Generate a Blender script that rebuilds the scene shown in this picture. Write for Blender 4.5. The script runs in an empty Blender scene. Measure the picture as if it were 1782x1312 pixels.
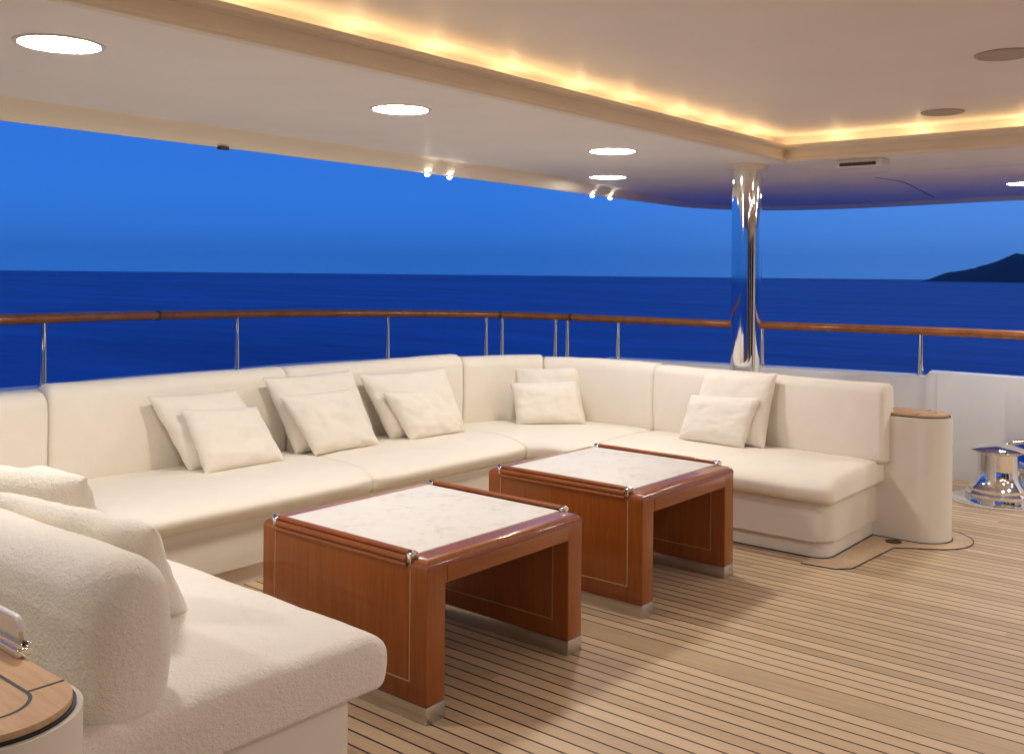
import bpy, bmesh, math, random
from mathutils import Vector, Matrix, noise

random.seed(7)
sc = bpy.context.scene
COL = sc.collection

# ------------------------------------------------------------------ camera
F_PX, W_PX, H_PX = 1710.0, 1782.0, 1312.0
CAM_Z, YAW, ROLL = 1.5, math.radians(50.4), math.radians(0.58)
cd = bpy.data.cameras.new("camera"); cam = bpy.data.objects.new("camera", cd); COL.objects.link(cam)
fw = Vector((math.sin(YAW), math.cos(YAW), 0)); rt = Vector((math.cos(YAW), -math.sin(YAW), 0)); up = Vector((0, 0, 1))
r2 = rt * math.cos(ROLL) + up * math.sin(ROLL); u2 = -rt * math.sin(ROLL) + up * math.cos(ROLL)
m = Matrix.Identity(4)
for i in range(3):
    m[i][0], m[i][1], m[i][2] = r2[i], u2[i], -fw[i]
m[2][3] = CAM_Z
cam.matrix_world = m
cd.sensor_width = 36.0; cd.lens = 36.0 * F_PX / W_PX
cd.shift_y = -(H_PX / 2 - 476.5) / W_PX
cd.clip_start = 0.05; cd.clip_end = 60000
sc.camera = cam

# ------------------------------------------------------------------ dusk sky
world = bpy.data.worlds.new("World"); sc.world = world; world.use_nodes = True
wn, wl = world.node_tree.nodes, world.node_tree.links
bg = wn["Background"]; bg.inputs[1].default_value = 1.0
tc = wn.new("ShaderNodeTexCoord"); sx = wn.new("ShaderNodeSeparateXYZ"); wl.new(tc.outputs["Generated"], sx.inputs[0])
ramp = wn.new("ShaderNodeValToRGB"); wl.new(sx.outputs[2], ramp.inputs[0])
er = ramp.color_ramp
er.elements[0].position = 0.0; er.elements[0].color = (0.038, 0.215, 0.80, 1)
er.elements[1].position = 1.0; er.elements[1].color = (0.006, 0.022, 0.12, 1)
for p, c in ((0.012, (0.037, 0.208, 0.78, 1)), (0.03, (0.035, 0.195, 0.74, 1)), (0.075, (0.035, 0.203, 0.79, 1)), (0.16, (0.030, 0.175, 0.74, 1)), (0.35, (0.016, 0.080, 0.36, 1))):
    e = er.elements.new(p); e.color = c
dt = wn.new("ShaderNodeVectorMath"); dt.operation = 'DOT_PRODUCT'; wl.new(tc.outputs["Generated"], dt.inputs[0])
dt.inputs[1].default_value = (0.98, -0.17, 0.0)          # where the last light of the day lingers
mr = wn.new("ShaderNodeMapRange"); mr.interpolation_type = 'SMOOTHSTEP'; wl.new(dt.outputs["Value"], mr.inputs[0])
mr.inputs[1].default_value = 0.60; mr.inputs[2].default_value = 1.0; mr.inputs[3].default_value = 0.0; mr.inputs[4].default_value = 1.0
mul = wn.new("ShaderNodeMix"); mul.data_type = 'RGBA'; mul.blend_type = 'ADD'; wl.new(mr.outputs[0], mul.inputs[0])
wl.new(ramp.outputs[0], mul.inputs[6]); mul.inputs[7].default_value = (0.055, 0.085, 0.07, 1)
wl.new(mul.outputs[2], bg.inputs[0])

sc.view_settings.view_transform = 'Standard'; sc.view_settings.look = 'None'
sc.view_settings.exposure = 0.0; sc.view_settings.gamma = 1.0
sc.render.engine = 'CYCLES'
sc.cycles.use_denoising = True; sc.cycles.max_bounces = 8; sc.cycles.diffuse_bounces = 5; sc.cycles.glossy_bounces = 5
sc.cycles.sample_clamp_indirect = 6.0; sc.cycles.caustics_reflective = False; sc.cycles.caustics_refractive = False
LAMP = (1.0, 0.955, 0.885)
LAMP_E = 127.0

# ------------------------------------------------------------------ materials
def mat(name, col, rough=0.5, metal=0.0, **kw):
    M = bpy.data.materials.new(name); M.use_nodes = True
    b = M.node_tree.nodes["Principled BSDF"]
    b.inputs["Base Color"].default_value = (*col, 1); b.inputs["Roughness"].default_value = rough; b.inputs["Metallic"].default_value = metal
    for k, v in kw.items():
        b.inputs[k.replace("_", " ")].default_value = v
    return M

def nd(M, t, **kw):
    n = M.node_tree.nodes.new(t)
    for k, v in kw.items(): setattr(n, k, v)
    return n
def lk(M, a, b): M.node_tree.links.new(a, b)
def bsdf(M): return M.node_tree.nodes["Principled BSDF"]
def coords(M, scale=(1, 1, 1), rot=(0, 0, 0)):
    t = nd(M, "ShaderNodeTexCoord"); mp = nd(M, "ShaderNodeMapping"); lk(M, t.outputs["Object"], mp.inputs[0])
    mp.inputs["Scale"].default_value = scale; mp.inputs["Rotation"].default_value = rot
    return mp.outputs[0]
def noise_n(M, vec, scale, detail=4, rough=0.55):
    n = nd(M, "ShaderNodeTexNoise"); n.inputs["Scale"].default_value = scale; n.inputs["Detail"].default_value = detail
    n.inputs["Roughness"].default_value = rough; lk(M, vec, n.inputs["Vector"]); return n
def cr(M, src, stops):
    r = nd(M, "ShaderNodeValToRGB"); lk(M, src, r.inputs[0]); e = r.color_ramp
    e.elements[0].position, e.elements[0].color = stops[0][0], (*stops[0][1], 1)
    e.elements[1].position, e.elements[1].color = stops[-1][0], (*stops[-1][1], 1)
    for p, c in stops[1:-1]:
        x = e.elements.new(p); x.color = (*c, 1)
    return r
def bump(M, src, strength, dist):
    b = nd(M, "ShaderNodeBump"); b.inputs["Strength"].default_value = strength; b.inputs["Distance"].default_value = dist
    lk(M, src, b.inputs["Height"]); lk(M, b.outputs[0], bsdf(M).inputs["Normal"]); return b
def math_n(M, op, a, b=None):
    n = nd(M, "ShaderNodeMath", operation=op)
    for i, v in enumerate((a, b)):
        if v is None: continue
        if isinstance(v, (int, float)): n.inputs[i].default_value = v
        else: lk(M, v, n.inputs[i])
    return n.outputs[0]

def fabric(name, col, sc1, strength, dist):
    M = mat(name, col, 0.92); b = bsdf(M)
    b.inputs["Sheen Weight"].default_value = 0.15; b.inputs["Sheen Roughness"].default_value = 0.5
    v = coords(M)
    n1 = noise_n(M, v, sc1, 3, 0.7); n2 = noise_n(M, v, 9, 3, 0.5)
    c = cr(M, n2.outputs[0], [(0.3, tuple(x * 0.98 for x in col)), (0.7, tuple(min(1, x * 1.01) for x in col))]); lk(M, c.outputs[0], b.inputs["Base Color"])
    s = math_n(M, 'ADD', n1.outputs[0], math_n(M, 'MULTIPLY', n2.outputs[0], 1.2))
    bump(M, s, strength, dist)
    return M
M_FAB = fabric("cream_upholstery", (0.815, 0.745, 0.635), 170, 0.35, 0.004)
M_TERRY = fabric("cream_terry", (0.80, 0.735, 0.635), 100, 0.8, 0.009)
M_PIL = fabric("cream_pillow", (0.815, 0.75, 0.645), 150, 0.45, 0.005)

def paint(name, col, rough, b_s=0.04):
    M = mat(name, col, rough); v = coords(M); n = noise_n(M, v, 2.2, 3)
    c = cr(M, n.outputs[0], [(0.3, tuple(x * 0.96 for x in col)), (0.7, col)]); lk(M, c.outputs[0], bsdf(M).inputs["Base Color"])
    n2 = noise_n(M, v, 1.3, 2); bump(M, n2.outputs[0], b_s, 0.05)
    return M
M_SOFFIT = paint("soffit_paint", (0.87, 0.86, 0.86), 0.5)
M_COFFER = paint("coffer_paint", (0.87, 0.82, 0.78), 0.45, 0.02)
M_MOULD = paint("moulding_paint", (0.80, 0.72, 0.61), 0.4)
M_RIM = paint("rim_paint", (0.86, 0.78, 0.66), 0.5)
bsdf(M_SOFFIT).inputs["Specular IOR Level"].default_value = 0.08
bsdf(M_RIM).inputs["Specular IOR Level"].default_value = 0.08
M_GEL = paint("cream_gelcoat", (0.74, 0.68, 0.58), 0.3)
M_WHITE = paint("white_gelcoat", (0.68, 0.67, 0.66), 0.3)
M_HULL = paint("hull_paint", (0.75, 0.75, 0.75), 0.2)
M_CHROME = mat("polished_steel", (0.86, 0.85, 0.83), 0.05, 1.0)
M_STEEL = mat("brushed_steel", (0.62, 0.58, 0.52), 0.28, 1.0)
M_BLACK = mat("black_caulk", (0.012, 0.010, 0.009), 0.6)
M_CAULK = mat("brown_caulk", (0.045, 0.022, 0.012), 0.6)
M_DARK = mat("dark_grille", (0.05, 0.045, 0.04), 0.6)
M_DISC = paint("speaker_grille", (0.42, 0.36, 0.31), 0.6)
M_INLAY = mat("pale_inlay", (0.42, 0.24, 0.11), 0.35)
M_GREEN = mat("weathered_bronze", (0.07, 0.08, 0.035), 0.5, 0.4)
M_TRIM = mat("white_trim", (0.78, 0.75, 0.70), 0.35)
M_GLASS = mat("cream_acrylic", (0.86, 0.72, 0.50), 0.12, 0.0, Transmission_Weight=0.25, IOR=1.45)

M_TINT = mat("tinted_glass", (0.015, 0.017, 0.02), 0.05)
def emit(name, col, e):
    M = bpy.data.materials.new(name); M.use_nodes = True
    b = bsdf(M); b.inputs["Base Color"].default_value = (0.8, 0.8, 0.8, 1)
    b.inputs["Emission Color"].default_value = (*col, 1); b.inputs["Emission Strength"].default_value = e
    return M
M_LAMP = emit("lit_lens", LAMP, LAMP_E)
M_LAMP_DIM = emit("dimmed_lens", LAMP, 36.0)
M_SPOT = emit("lit_spot", (1.0, 0.93, 0.82), 30.0)
M_LED = emit("warm_strip", (1.0, 0.64, 0.30), 4.6)
M_BULB = emit("warm_bulb", (1.0, 0.66, 0.31), 30.0)

# varnished wood: grain runs along Z of the mapped space
def varnish(name, c0, c1, scale, rot=(0, 0, 0), coat=0.6):
    M = mat(name, c1, 0.38); b = bsdf(M)
    v = coords(M, scale, rot)
    n = noise_n(M, v, 6.0, 6, 0.6); n2 = noise_n(M, coords(M, (1, 1, 1)), 2.5, 2)
    f = math_n(M, 'ADD', math_n(M, 'MULTIPLY', n.outputs[0], 0.75), math_n(M, 'MULTIPLY', n2.outputs[0], 0.35))
    c = cr(M, f, [(0.35, c0), (0.55, tuple((a + q) / 2 for a, q in zip(c0, c1))), (0.75, c1)]); lk(M, c.outputs[0], b.inputs["Base Color"])
    b.inputs["Specular IOR Level"].default_value = 0.25; b.inputs["Coat Weight"].default_value = coat; b.inputs["Coat Roughness"].default_value = 0.06
    return M
CW0, CW1 = (0.225, 0.058, 0.009), (0.345, 0.098, 0.016)
M_WOOD_V = varnish("varnished_cherry_upright", CW0, CW1, (9, 9, 0.7))
M_WOOD_X = varnish("varnished_cherry_across", CW0, CW1, (0.7, 9, 9))
M_WOOD_Y = varnish("varnished_cherry_along", CW0, CW1, (9, 0.7, 9))
M_RAIL = varnish("varnished_teak_rail", (0.26, 0.085, 0.018), (0.45, 0.165, 0.040), (2, 2, 2))
M_CAPW = varnish("oiled_teak", (0.50, 0.30, 0.155), (0.64, 0.42, 0.245), (14, 1.2, 14), coat=0.0); bsdf(M_CAPW).inputs["Roughness"].default_value = 0.65

M_BORDER = varnish("scrubbed_teak", (0.46, 0.32, 0.205), (0.60, 0.44, 0.30), (3, 14, 3), coat=0.0); bsdf(M_BORDER).inputs["Roughness"].default_value = 0.6
def marble():
    M = mat("pale_marble", (0.72, 0.69, 0.67), 0.55); b = bsdf(M); v = coords(M)
    n = noise_n(M, v, 5.5, 8, 0.68); n2 = noise_n(M, v, 22, 4, 0.6)
    f = math_n(M, 'ADD', math_n(M, 'MULTIPLY', n.outputs[0], 0.8), math_n(M, 'MULTIPLY', n2.outputs[0], 0.22))
    c = cr(M, f, [(0.33, (0.48, 0.44, 0.385)), (0.41, (0.66, 0.62, 0.56)), (0.49, (0.72, 0.68, 0.63)), (0.8, (0.75, 0.71, 0.66))])
    lk(M, c.outputs[0], b.inputs["Base Color"]); b.inputs["Specular IOR Level"].default_value = 0.35
    return M
M_MARBLE = marble()

PITCH, KING0, KING1 = 0.0665, 3.352, 3.507
def teak_deck():
    M = mat("teak_planking", (0.4, 0.26, 0.15), 0.55); b = bsdf(M)
    t = nd(M, "ShaderNodeTexCoord"); s = nd(M, "ShaderNodeSeparateXYZ"); lk(M, t.outputs["Object"], s.inputs[0])
    X, Y = s.outputs[0], s.outputs[1]
    over = math_n(M, 'GREATER_THAN', X, (KING0 + KING1) / 2)
    off = math_n(M, 'ADD', KING0, math_n(M, 'MULTIPLY', over, KING1 - KING0))
    u = math_n(M, 'DIVIDE', math_n(M, 'SUBTRACT', X, off), PITCH)
    fl = math_n(M, 'FLOOR', math_n(M, 'ADD', u, 0.5)); d = math_n(M, 'ABSOLUTE', math_n(M, 'SUBTRACT', u, fl))
    ink = math_n(M, 'MULTIPLY', math_n(M, 'GREATER_THAN', X, KING0 + 0.003), math_n(M, 'LESS_THAN', X, KING1 - 0.003))
    d2 = math_n(M, 'ADD', d, ink)
    line = nd(M, "ShaderNodeMapRange", interpolation_type='SMOOTHSTEP'); lk(M, d2, line.inputs[0])
    line.inputs[1].default_value = 0.050; line.inputs[2].default_value = 0.076; line.inputs[3].default_value = 1.0; line.inputs[4].default_value = 0.0
    pid = math_n(M, 'ADD', math_n(M, 'MULTIPLY', math_n(M, 'FLOOR', u), math_n(M, 'SUBTRACT', 1.0, ink)), math_n(M, 'MULTIPLY', ink, 77.0))
    # butt joints, staggered from plank to plank
    wn1 = nd(M, "ShaderNodeTexWhiteNoise", noise_dimensions='1D'); lk(M, pid, wn1.inputs["W"])
    yy = math_n(M, 'ADD', math_n(M, 'DIVIDE', Y, 2.9), math_n(M, 'MULTIPLY', wn1.outputs["Value"], 9.0))
    seg = math_n(M, 'FLOOR', yy)
    cid = nd(M, "ShaderNodeCombineXYZ"); lk(M, pid, cid.inputs[0]); lk(M, seg, cid.inputs[1])
    wn2 = nd(M, "ShaderNodeTexWhiteNoise", noise_dimensions='3D'); lk(M, cid.outputs[0], wn2.inputs["Vector"])
    g = nd(M, "ShaderNodeMapping"); lk(M, t.outputs["Object"], g.inputs[0]); g.inputs["Scale"].default_value = (40, 1.6, 1)
    addv = nd(M, "ShaderNodeVectorMath", operation='ADD'); lk(M, g.outputs[0], addv.inputs[0])
    sv = nd(M, "ShaderNodeVectorMath", operation='SCALE'); lk(M, wn2.outputs["Color"], sv.inputs[0]); sv.inputs["Scale"].default_value = 30.0
    lk(M, sv.outputs[0], addv.inputs[1])
    n = noise_n(M, addv.outputs[0], 3.0, 6, 0.65)
    big = noise_n(M, t.outputs["Object"], 0.9, 3)
    f = math_n(M, 'ADD', math_n(M, 'ADD', math_n(M, 'MULTIPLY', n.outputs[0], 0.62), math_n(M, 'MULTIPLY', wn2.outputs["Value"], 0.40)), math_n(M, 'MULTIPLY', big.outputs[0], 0.22))
    c = cr(M, f, [(0.22, (0.335, 0.225, 0.130)), (0.55, (0.480, 0.340, 0.210)), (0.88, (0.61, 0.45, 0.29))])
    mx = nd(M, "ShaderNodeMix", data_type='RGBA'); lk(M, line.outputs[0], mx.inputs[0])
    lk(M, c.outputs[0], mx.inputs[6]); mx.inputs[7].default_value = (0.042, 0.019, 0.010, 1)
    lk(M, mx.outputs[2], b.inputs["Base Color"])
    h = math_n(M, 'SUBTRACT', math_n(M, 'MULTIPLY', n.outputs[0], 0.3), line.outputs[0])
    bump(M, h, 0.25, 0.002)
    return M
M_DECK = teak_deck()

def sea_mat():
    M = mat("open_water", (0.030, 0.085, 0.30), 0.38); b = bsdf(M)
    v = coords(M, (0.02, 0.006, 1), (0, 0, math.radians(-50)))
    n = noise_n(M, v, 3.0, 6, 0.6)
    n3 = noise_n(M, coords(M, (0.0012, 0.0005, 1), (0, 0, math.radians(-50))), 3.0, 4)
    f = math_n(M, 'ADD', math_n(M, 'MULTIPLY', n.outputs[0], 0.6), math_n(M, 'MULTIPLY', n3.outputs[0], 0.4))
    c = cr(M, f, [(0.40, (0.085, 0.175, 0.56)), (0.60, (0.215, 0.40, 0.96))]); lk(M, c.outputs[0], b.inputs["Base Color"])
    b.inputs["Specular IOR Level"].default_value = 0.04
    bump(M, n.outputs[0], 0.6, 1.2)
    return M
M_SEA = sea_mat()
M_ISLE = paint("dark_scrub", (0.085, 0.090, 0.085), 0.95)

# ------------------------------------------------------------------ helpers
def base_of(p):
    v = Vector((0, 0, 0))
    while p is not None:
        v += p.location; p = p.parent
    return v
def obj(name, bm, material, parent=None, smooth=True, angle=35):
    if parent is not None:
        o = base_of(parent)
        for v in bm.verts: v.co -= o
    bmesh.ops.recalc_face_normals(bm, faces=bm.faces[:])
    me = bpy.data.meshes.new(name); bm.to_mesh(me); bm.free()
    if material: me.materials.append(material)
    if smooth:
        for p in me.polygons: p.use_smooth = True
        me.set_sharp_from_angle(angle=math.radians(angle))
    ob = bpy.data.objects.new(name, me); COL.objects.link(ob)
    if parent is not None: ob.parent = parent
    return ob
def thing(name, label, cat, loc, group=None):
    o = bpy.data.objects.new(name, None); COL.objects.link(o); o.location = loc; o.empty_display_size = 0.1
    o["label"] = label; o["category"] = cat
    if group: o["group"] = group
    return o
def tag(o, label, cat, group=None):
    o["label"] = label; o["category"] = cat
    if group: o["group"] = group
    return o
def struct(o, label=None, cat=None):
    o["kind"] = "structure"
    if label: o["label"] = label
    if cat: o["category"] = cat
    return o

def add_box(bm, x0, x1, y0, y1, z0, z1, bev=0.0, seg=3):
    vs = [bm.verts.new(p) for p in ((x0, y0, z0), (x1, y0, z0), (x1, y1, z0), (x0, y1, z0), (x0, y0, z1), (x1, y0, z1), (x1, y1, z1), (x0, y1, z1))]
    fs = [bm.faces.new([vs[i] for i in q]) for q in ((3, 2, 1, 0), (4, 5, 6, 7), (0, 1, 5, 4), (1, 2, 6, 5), (2, 3, 7, 6), (3, 0, 4, 7))]
    if bev:
        es = list({e for f in fs for e in f.edges})
        bmesh.ops.bevel(bm, geom=es, offset=bev, segments=seg, profile=0.5, affect='EDGES')
    return fs
def add_lathe(bm, prof, cx, cy, seg=48):
    rings = []
    for r, z in prof:
        if r < 1e-6: rings.append([bm.verts.new((cx, cy, z))])
        else: rings.append([bm.verts.new((cx + r * math.cos(2 * math.pi * k / seg), cy + r * math.sin(2 * math.pi * k / seg), z)) for k in range(seg)])
    for a, b in zip(rings, rings[1:]):
        for k in range(seg):
            q = [a[k % len(a)], a[(k + 1) % len(a)], b[(k + 1) % len(b)], b[k % len(b)]]
            q = list(dict.fromkeys(q))
            if len(q) > 2: bm.faces.new(q)
def add_tube(bm, pts, prof, caps=True):
    """sweep a closed profile [(side, up)] along 3-D points"""
    rows = []; n = len(pts)
    for i, p in enumerate(pts):
        p = Vector(p); t = (Vector(pts[min(i + 1, n - 1)]) - Vector(pts[max(i - 1, 0)])).normalized()
        s = t.cross(Vector((0, 0, 1)))
        if s.length < 1e-4: s = Vector((1, 0, 0))
        s.normalize(); u = s.cross(t).normalized()
        rows.append([bm.verts.new(p + s * a + u * b) for a, b in prof])
    k = len(prof)
    for a, b in zip(rows, rows[1:]):
        for j in range(k): bm.faces.new((a[j], a[(j + 1) % k], b[(j + 1) % k], b[j]))
    if caps: bm.faces.new(rows[0][::-1]); bm.faces.new(rows[-1])
def ell(rx, rz, n=20): return [(rx * math.cos(2 * math.pi * k / n), rz * math.sin(2 * math.pi * k / n)) for k in range(n)]
def add_prism(bm, poly, z0, z1):
    a = [bm.verts.new((x, y, z0)) for x, y in poly]; b = [bm.verts.new((x, y, z1)) for x, y in poly]; n = len(poly)
    bm.faces.new(a[::-1]); top = bm.faces.new(b)
    for k in range(n): bm.faces.new((a[k], a[(k + 1) % n], b[(k + 1) % n], b[k]))
    return top
def catmull(pts, n=8):
    P = [Vector(p) for p in pts]; P = [2 * P[0] - P[1]] + P + [2 * P[-1] - P[-2]]; o = []
    for i in range(1, len(P) - 2):
        a, b, c, d = P[i - 1:i + 3]
        for k in range(n):
            t = k / n; o.append(0.5 * (2 * b + (c - a) * t + (2 * a - 5 * b + 4 * c - d) * t * t + (3 * b - a - 3 * c + d) * t ** 3))
    o.append(P[-2].copy()); return o
def resample(pts, n):
    L = [0]
    for a, b in zip(pts, pts[1:]): L.append(L[-1] + (b - a).length)
    out = []; i = 0
    for k in range(n):
        s = L[-1] * k / (n - 1)
        while i < len(pts) - 2 and L[i + 1] < s: i += 1
        t = (s - L[i]) / max(1e-9, L[i + 1] - L[i]); out.append(pts[i].lerp(pts[i + 1], t))
    return out
def bez(a, c, b, n=24):
    a, b, c = Vector(a), Vector(b), Vector(c)
    return [a * (1 - t) ** 2 + c * 2 * t * (1 - t) + b * t * t for t in (k / n for k in range(n + 1))]

# a cushion: rounded section from its front line to its back line, soft ends
def cushion(front, back, z0, z1, rf=0.06, rb=0.04, rbot=0.03, endr=0.03, crown=0.012, bulge=0.02, seed=0, wob=0.0045, front_drop=0.0, roll=1.0, ends=(1, 1)):
    F = resample([Vector(p) for p in front], 90); B = resample([Vector(p) for p in back], 90)
    def P(L, t):
        x = t * 89; i = min(88, int(x)); return L[i].lerp(L[i + 1], x - i)
    Lm = (sum((b - a).length for a, b in zip(F, F[1:])) + sum((b - a).length for a, b in zip(B, B[1:]))) / 2
    ds = [endr * (1 - math.cos(math.pi / 2 * k / 6)) for k in range(7)]
    N = max(10, int(Lm / 0.035))
    ds += [endr + (Lm - 2 * endr) * k / N for k in range(1, N)] + [Lm - endr * (1 - math.cos(math.pi / 2 * k / 6)) for k in range(6, -1, -1)]
    bm = bmesh.new(); rows = []; R0 = (rf, rb, rbot)
    for d in ds:
        de = min(d if ends[0] else 9, Lm - d if ends[1] else 9); s = 0
        if de < endr: s = endr - math.sqrt(max(0, endr ** 2 - (endr - de) ** 2))
        f, b = P(F, d / Lm), P(B, d / Lm); w = (b - f).length; dr = (b - f) / w
        zt = z1 - s; zb = z0 + s * 0.5; u0, u1 = s, w - s
        lim = 0.47 * min(zt - zb, u1 - u0); rf, rb, rbot = (min(lim, max(0.006, q - 0.6 * s)) for q in R0)
        pr = []
        def arc(cu, cz, r, a0, a1, n):
            for k in range(n + 1):
                a = math.radians(a0 + (a1 - a0) * k / n); pr.append([cu + r * math.cos(a), cz + r * math.sin(a)])
        def line(p, q, n):
            for k in range(1, n): pr.append([p[0] + (q[0] - p[0]) * k / n, p[1] + (q[1] - p[1]) * k / n])
        arc(u0 + rbot, zb + rbot, rbot, 270, 180, 5); line((u0, zb + rbot), (u0, zt - rf), 6)
        ex = min(rf * roll, (u1 - u0) * 0.5)
        for k in range(13): a = math.pi - math.pi / 2 * k / 12; pr.append([u0 + ex + ex * math.cos(a), zt - rf + rf * math.sin(a)])
        line((u0 + ex, zt), (u1 - rb, zt), 10)
        arc(u1 - rb, zt - rb, rb, 90, 0, 6); line((u1, zt - rb), (u1, zb + rbot), 4)
        arc(u1 - rbot, zb + rbot, rbot, 0, -90, 4); line((u1 - rbot, zb), (u0 + rbot, zb), 4)
        row = []
        soft = min(1.0, de / 0.16) if de < 0.16 else 1.0; soft = 0.4 + 0.6 * soft
        for u, z in pr:
            tu = max(0, min(1, (u - u0) / max(1e-6, u1 - u0))); tz = max(0, min(1, (z - zb) / max(1e-6, zt - zb)))
            uu = u - bulge * math.sin(math.pi * tz) * (1 - tu) ** 2 * soft
            zz = z + (crown * math.sin(math.pi * tu) * soft) * (tz > 0.5) - front_drop * (1 - tu) * tz
            p = f + dr * uu
            q = Vector((p.x, p.y, zz))
            k = noise.noise(q * 4 + Vector((seed * 7.1, 0, 0))) + 0.5 * noise.noise(q * 11 + Vector((0, seed * 3.3, 0)))
            q += Vector((-dr.x * (1 - tu) * k, -dr.y * (1 - tu) * k, tz * k)) * wob
            row.append(bm.verts.new(q))
        rows.append(row)
    n = len(rows[0])
    for a, b in zip(rows, rows[1:]):
        for j in range(n): bm.faces.new((a[j], a[(j + 1) % n], b[(j + 1) % n], b[j]))
    bm.faces.new(rows[0][::-1]); bm.faces.new(rows[-1])
    return bm

# ------------------------------------------------------------------ sea, island
bm = bmesh.new(); rings = [0.0, 20, 60, 150, 400, 1000, 2200, 3950]
c0 = bm.verts.new((0, 0, -5)); prev = None
for r in rings[1:]:
    ring = [bm.verts.new((r * math.cos(2 * math.pi * k / 96), r * math.sin(2 * math.pi * k / 96), -5)) for k in range(96)]
    for k in range(96):
        if prev is None: bm.faces.new((c0, ring[k], ring[(k + 1) % 96]))
        else: bm.faces.new((prev[k], ring[k], ring[(k + 1) % 96], prev[(k + 1) % 96]))
    prev = ring
struct(obj("sea", bm, M_SEA))

bm = bmesh.new()
def cdir(px): 
    a = (px - 891) / F_PX; return (fw + rt * a)
NI, NJ = 90, 24; grid = []
prof = [(1600, 0), (1622, 5), (1650, 14), (1690, 20), (1720, 26), (1745, 36), (1768, 44), (1790, 41), (1830, 36), (1880, 44), (1950, 58), (2040, 40), (2140, 22), (2240, 10), (2320, 0)]
D0 = 1750.0
for i in range(NI + 1):
    px = 1600 + 720 * i / NI
    for (a, ha), (b, hb) in zip(prof, prof[1:]):
        if a <= px <= b: h = ha + (hb - ha) * (px - a) / (b - a)
    row = []
    for j in range(NJ + 1):
        t = j / NJ; dd = D0 + 500 * t; p = cdir(px) * dd
        k = math.sin(math.pi * min(1, max(0, t))) ** 0.8
        hh = h * 1.08 * k + (noise.noise(Vector((px * 0.03, t * 8, 0))) * 3.0 + noise.noise(Vector((px * 0.11, t * 20, 3))) * 1.5) * k * min(1, h / 12)
        row.append(bm.verts.new((p.x, p.y, -6 + hh * 1.25)))
    grid.append(row)
for a, b in zip(grid, grid[1:]):
    for j in range(NJ): bm.faces.new((a[j], b[j], b[j + 1], a[j + 1]))
struct(obj("hill", bm, M_ISLE), "dark low rocky island on the far horizon", "island")

# ------------------------------------------------------------------ hull path, deck
PATH = [(-6, 5.2), (-3, 5.55), (0, 5.8), (2.5, 5.97), (3.75, 6.36), (5.39, 6.5), (6.91, 5.86), (7.4, 4.88), (7.62, 3.9), (7.72, 3.4), (7.86, 2.41), (7.86, 1.68), (7.7, -1), (7.3, -6)]
PATH_Z = [1.2, 1.2, 1.2, 1.2, 1.18, 1.15, 1.12, 1.1, 1.09, 1.09, 1.09, 1.09, 1.09, 1.09]
rail3 = catmull([(x, y, z) for (x, y), z in zip(PATH, PATH_Z)], 12)
path2 = [Vector((p.x, p.y)) for p in rail3]
def offs(pts, d):
    o = []
    for i, p in enumerate(pts):
        t = (pts[min(i + 1, len(pts) - 1)] - pts[max(0, i - 1)]).normalized(); o.append(p + Vector((-t.y, t.x)) * d)
    return o
bm = bmesh.new()
poly = [(p.x, p.y) for p in path2] + [(-6, -6)]
bm.faces.new([bm.verts.new((x, y, 0)) for x, y in poly])
struct(obj("deck_floor", bm, M_DECK))

# bulwark: hull side, cap and inner face in one section swept along the path
def cap_z(p):
    if p.y < 2.33 and p.x > 7: return 0.785
    if p.y > 5: return 0.79 - 0.055 * max(0, min(1, (p.x - 2.5) / 2.0))
    return 0.75
bm = bmesh.new(); rows = []
dense = []
for a, b in zip(path2, path2[1:]):
    for k in range(4): dense.append(a.lerp(b, k / 4))
dense.append(path2[-1])
dense = [p for p in dense if not (p.x > 7 and 2.28 < p.y < 2.40)]
ins = next(i for i, p in enumerate(dense) if p.x > 7 and p.y < 2.3)
dense[ins:ins] = [Vector((7.861, 2.336)), Vector((7.861, 2.328))]
inn = offs(dense, -0.10); out = offs(dense, 0.12)
for p, a, b in zip(dense, inn, out):
    z = cap_z(p); q = (b - p) * 4.0
    rows.append([bm.verts.new(v) for v in ((a.x, a.y, -0.3), (a.x, a.y, z - 0.02), ((a.x + p.x) / 2 * .2 + a.x * .8, (a.y + p.y) / 2 * .2 + a.y * .8, z), (b.x * .9 + p.x * .1, b.y * .9 + p.y * .1, z), (b.x, b.y, z - 0.03), (b.x + q.x * .1, b.y + q.y * .1, -1.5), (b.x - q.x * .3, b.y - q.y * .3, -5.5), (a.x, a.y, -5.5))])
for a, b in zip(rows, rows[1:]):
    for j in range(8): bm.faces.new((a[j], a[(j + 1) % 8], b[(j + 1) % 8], b[j]))
bm.faces.new(rows[0][::-1]); bm.faces.new(rows[-1])
bw = tag(obj("bulwark", bm, M_WHITE), "white painted bulwark curving round the deck under the railing", "bulwark")
HY, HZ, HA, HB = 1.47, 0.235, 0.31, 0.115                        # mooring hole through the bulwark
bm = bmesh.new(); pts = [(HY + HA * math.copysign(abs(math.cos(a)) ** 0.7, math.cos(a)), HZ + HB * math.copysign(abs(math.sin(a)) ** 0.8, math.sin(a))) for a in (2 * math.pi * k / 48 for k in range(48))]
A = [bm.verts.new((7.4, y, z)) for y, z in pts]; B = [bm.verts.new((8.8, y, z)) for y, z in pts]
bm.faces.new(A); bm.faces.new(B[::-1])
for k in range(48): bm.faces.new((A[k], A[(k + 1) % 48], B[(k + 1) % 48], B[k]))
cut = obj("cutter", bm, None, smooth=False)
md = bw.modifiers.new("hole", 'BOOLEAN'); md.operation = 'DIFFERENCE'; md.object = cut; md.solver = 'EXACT'
bpy.context.view_layer.update()
me = bpy.data.meshes.new_from_object(bw.evaluated_get(bpy.context.evaluated_depsgraph_get()))
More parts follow.
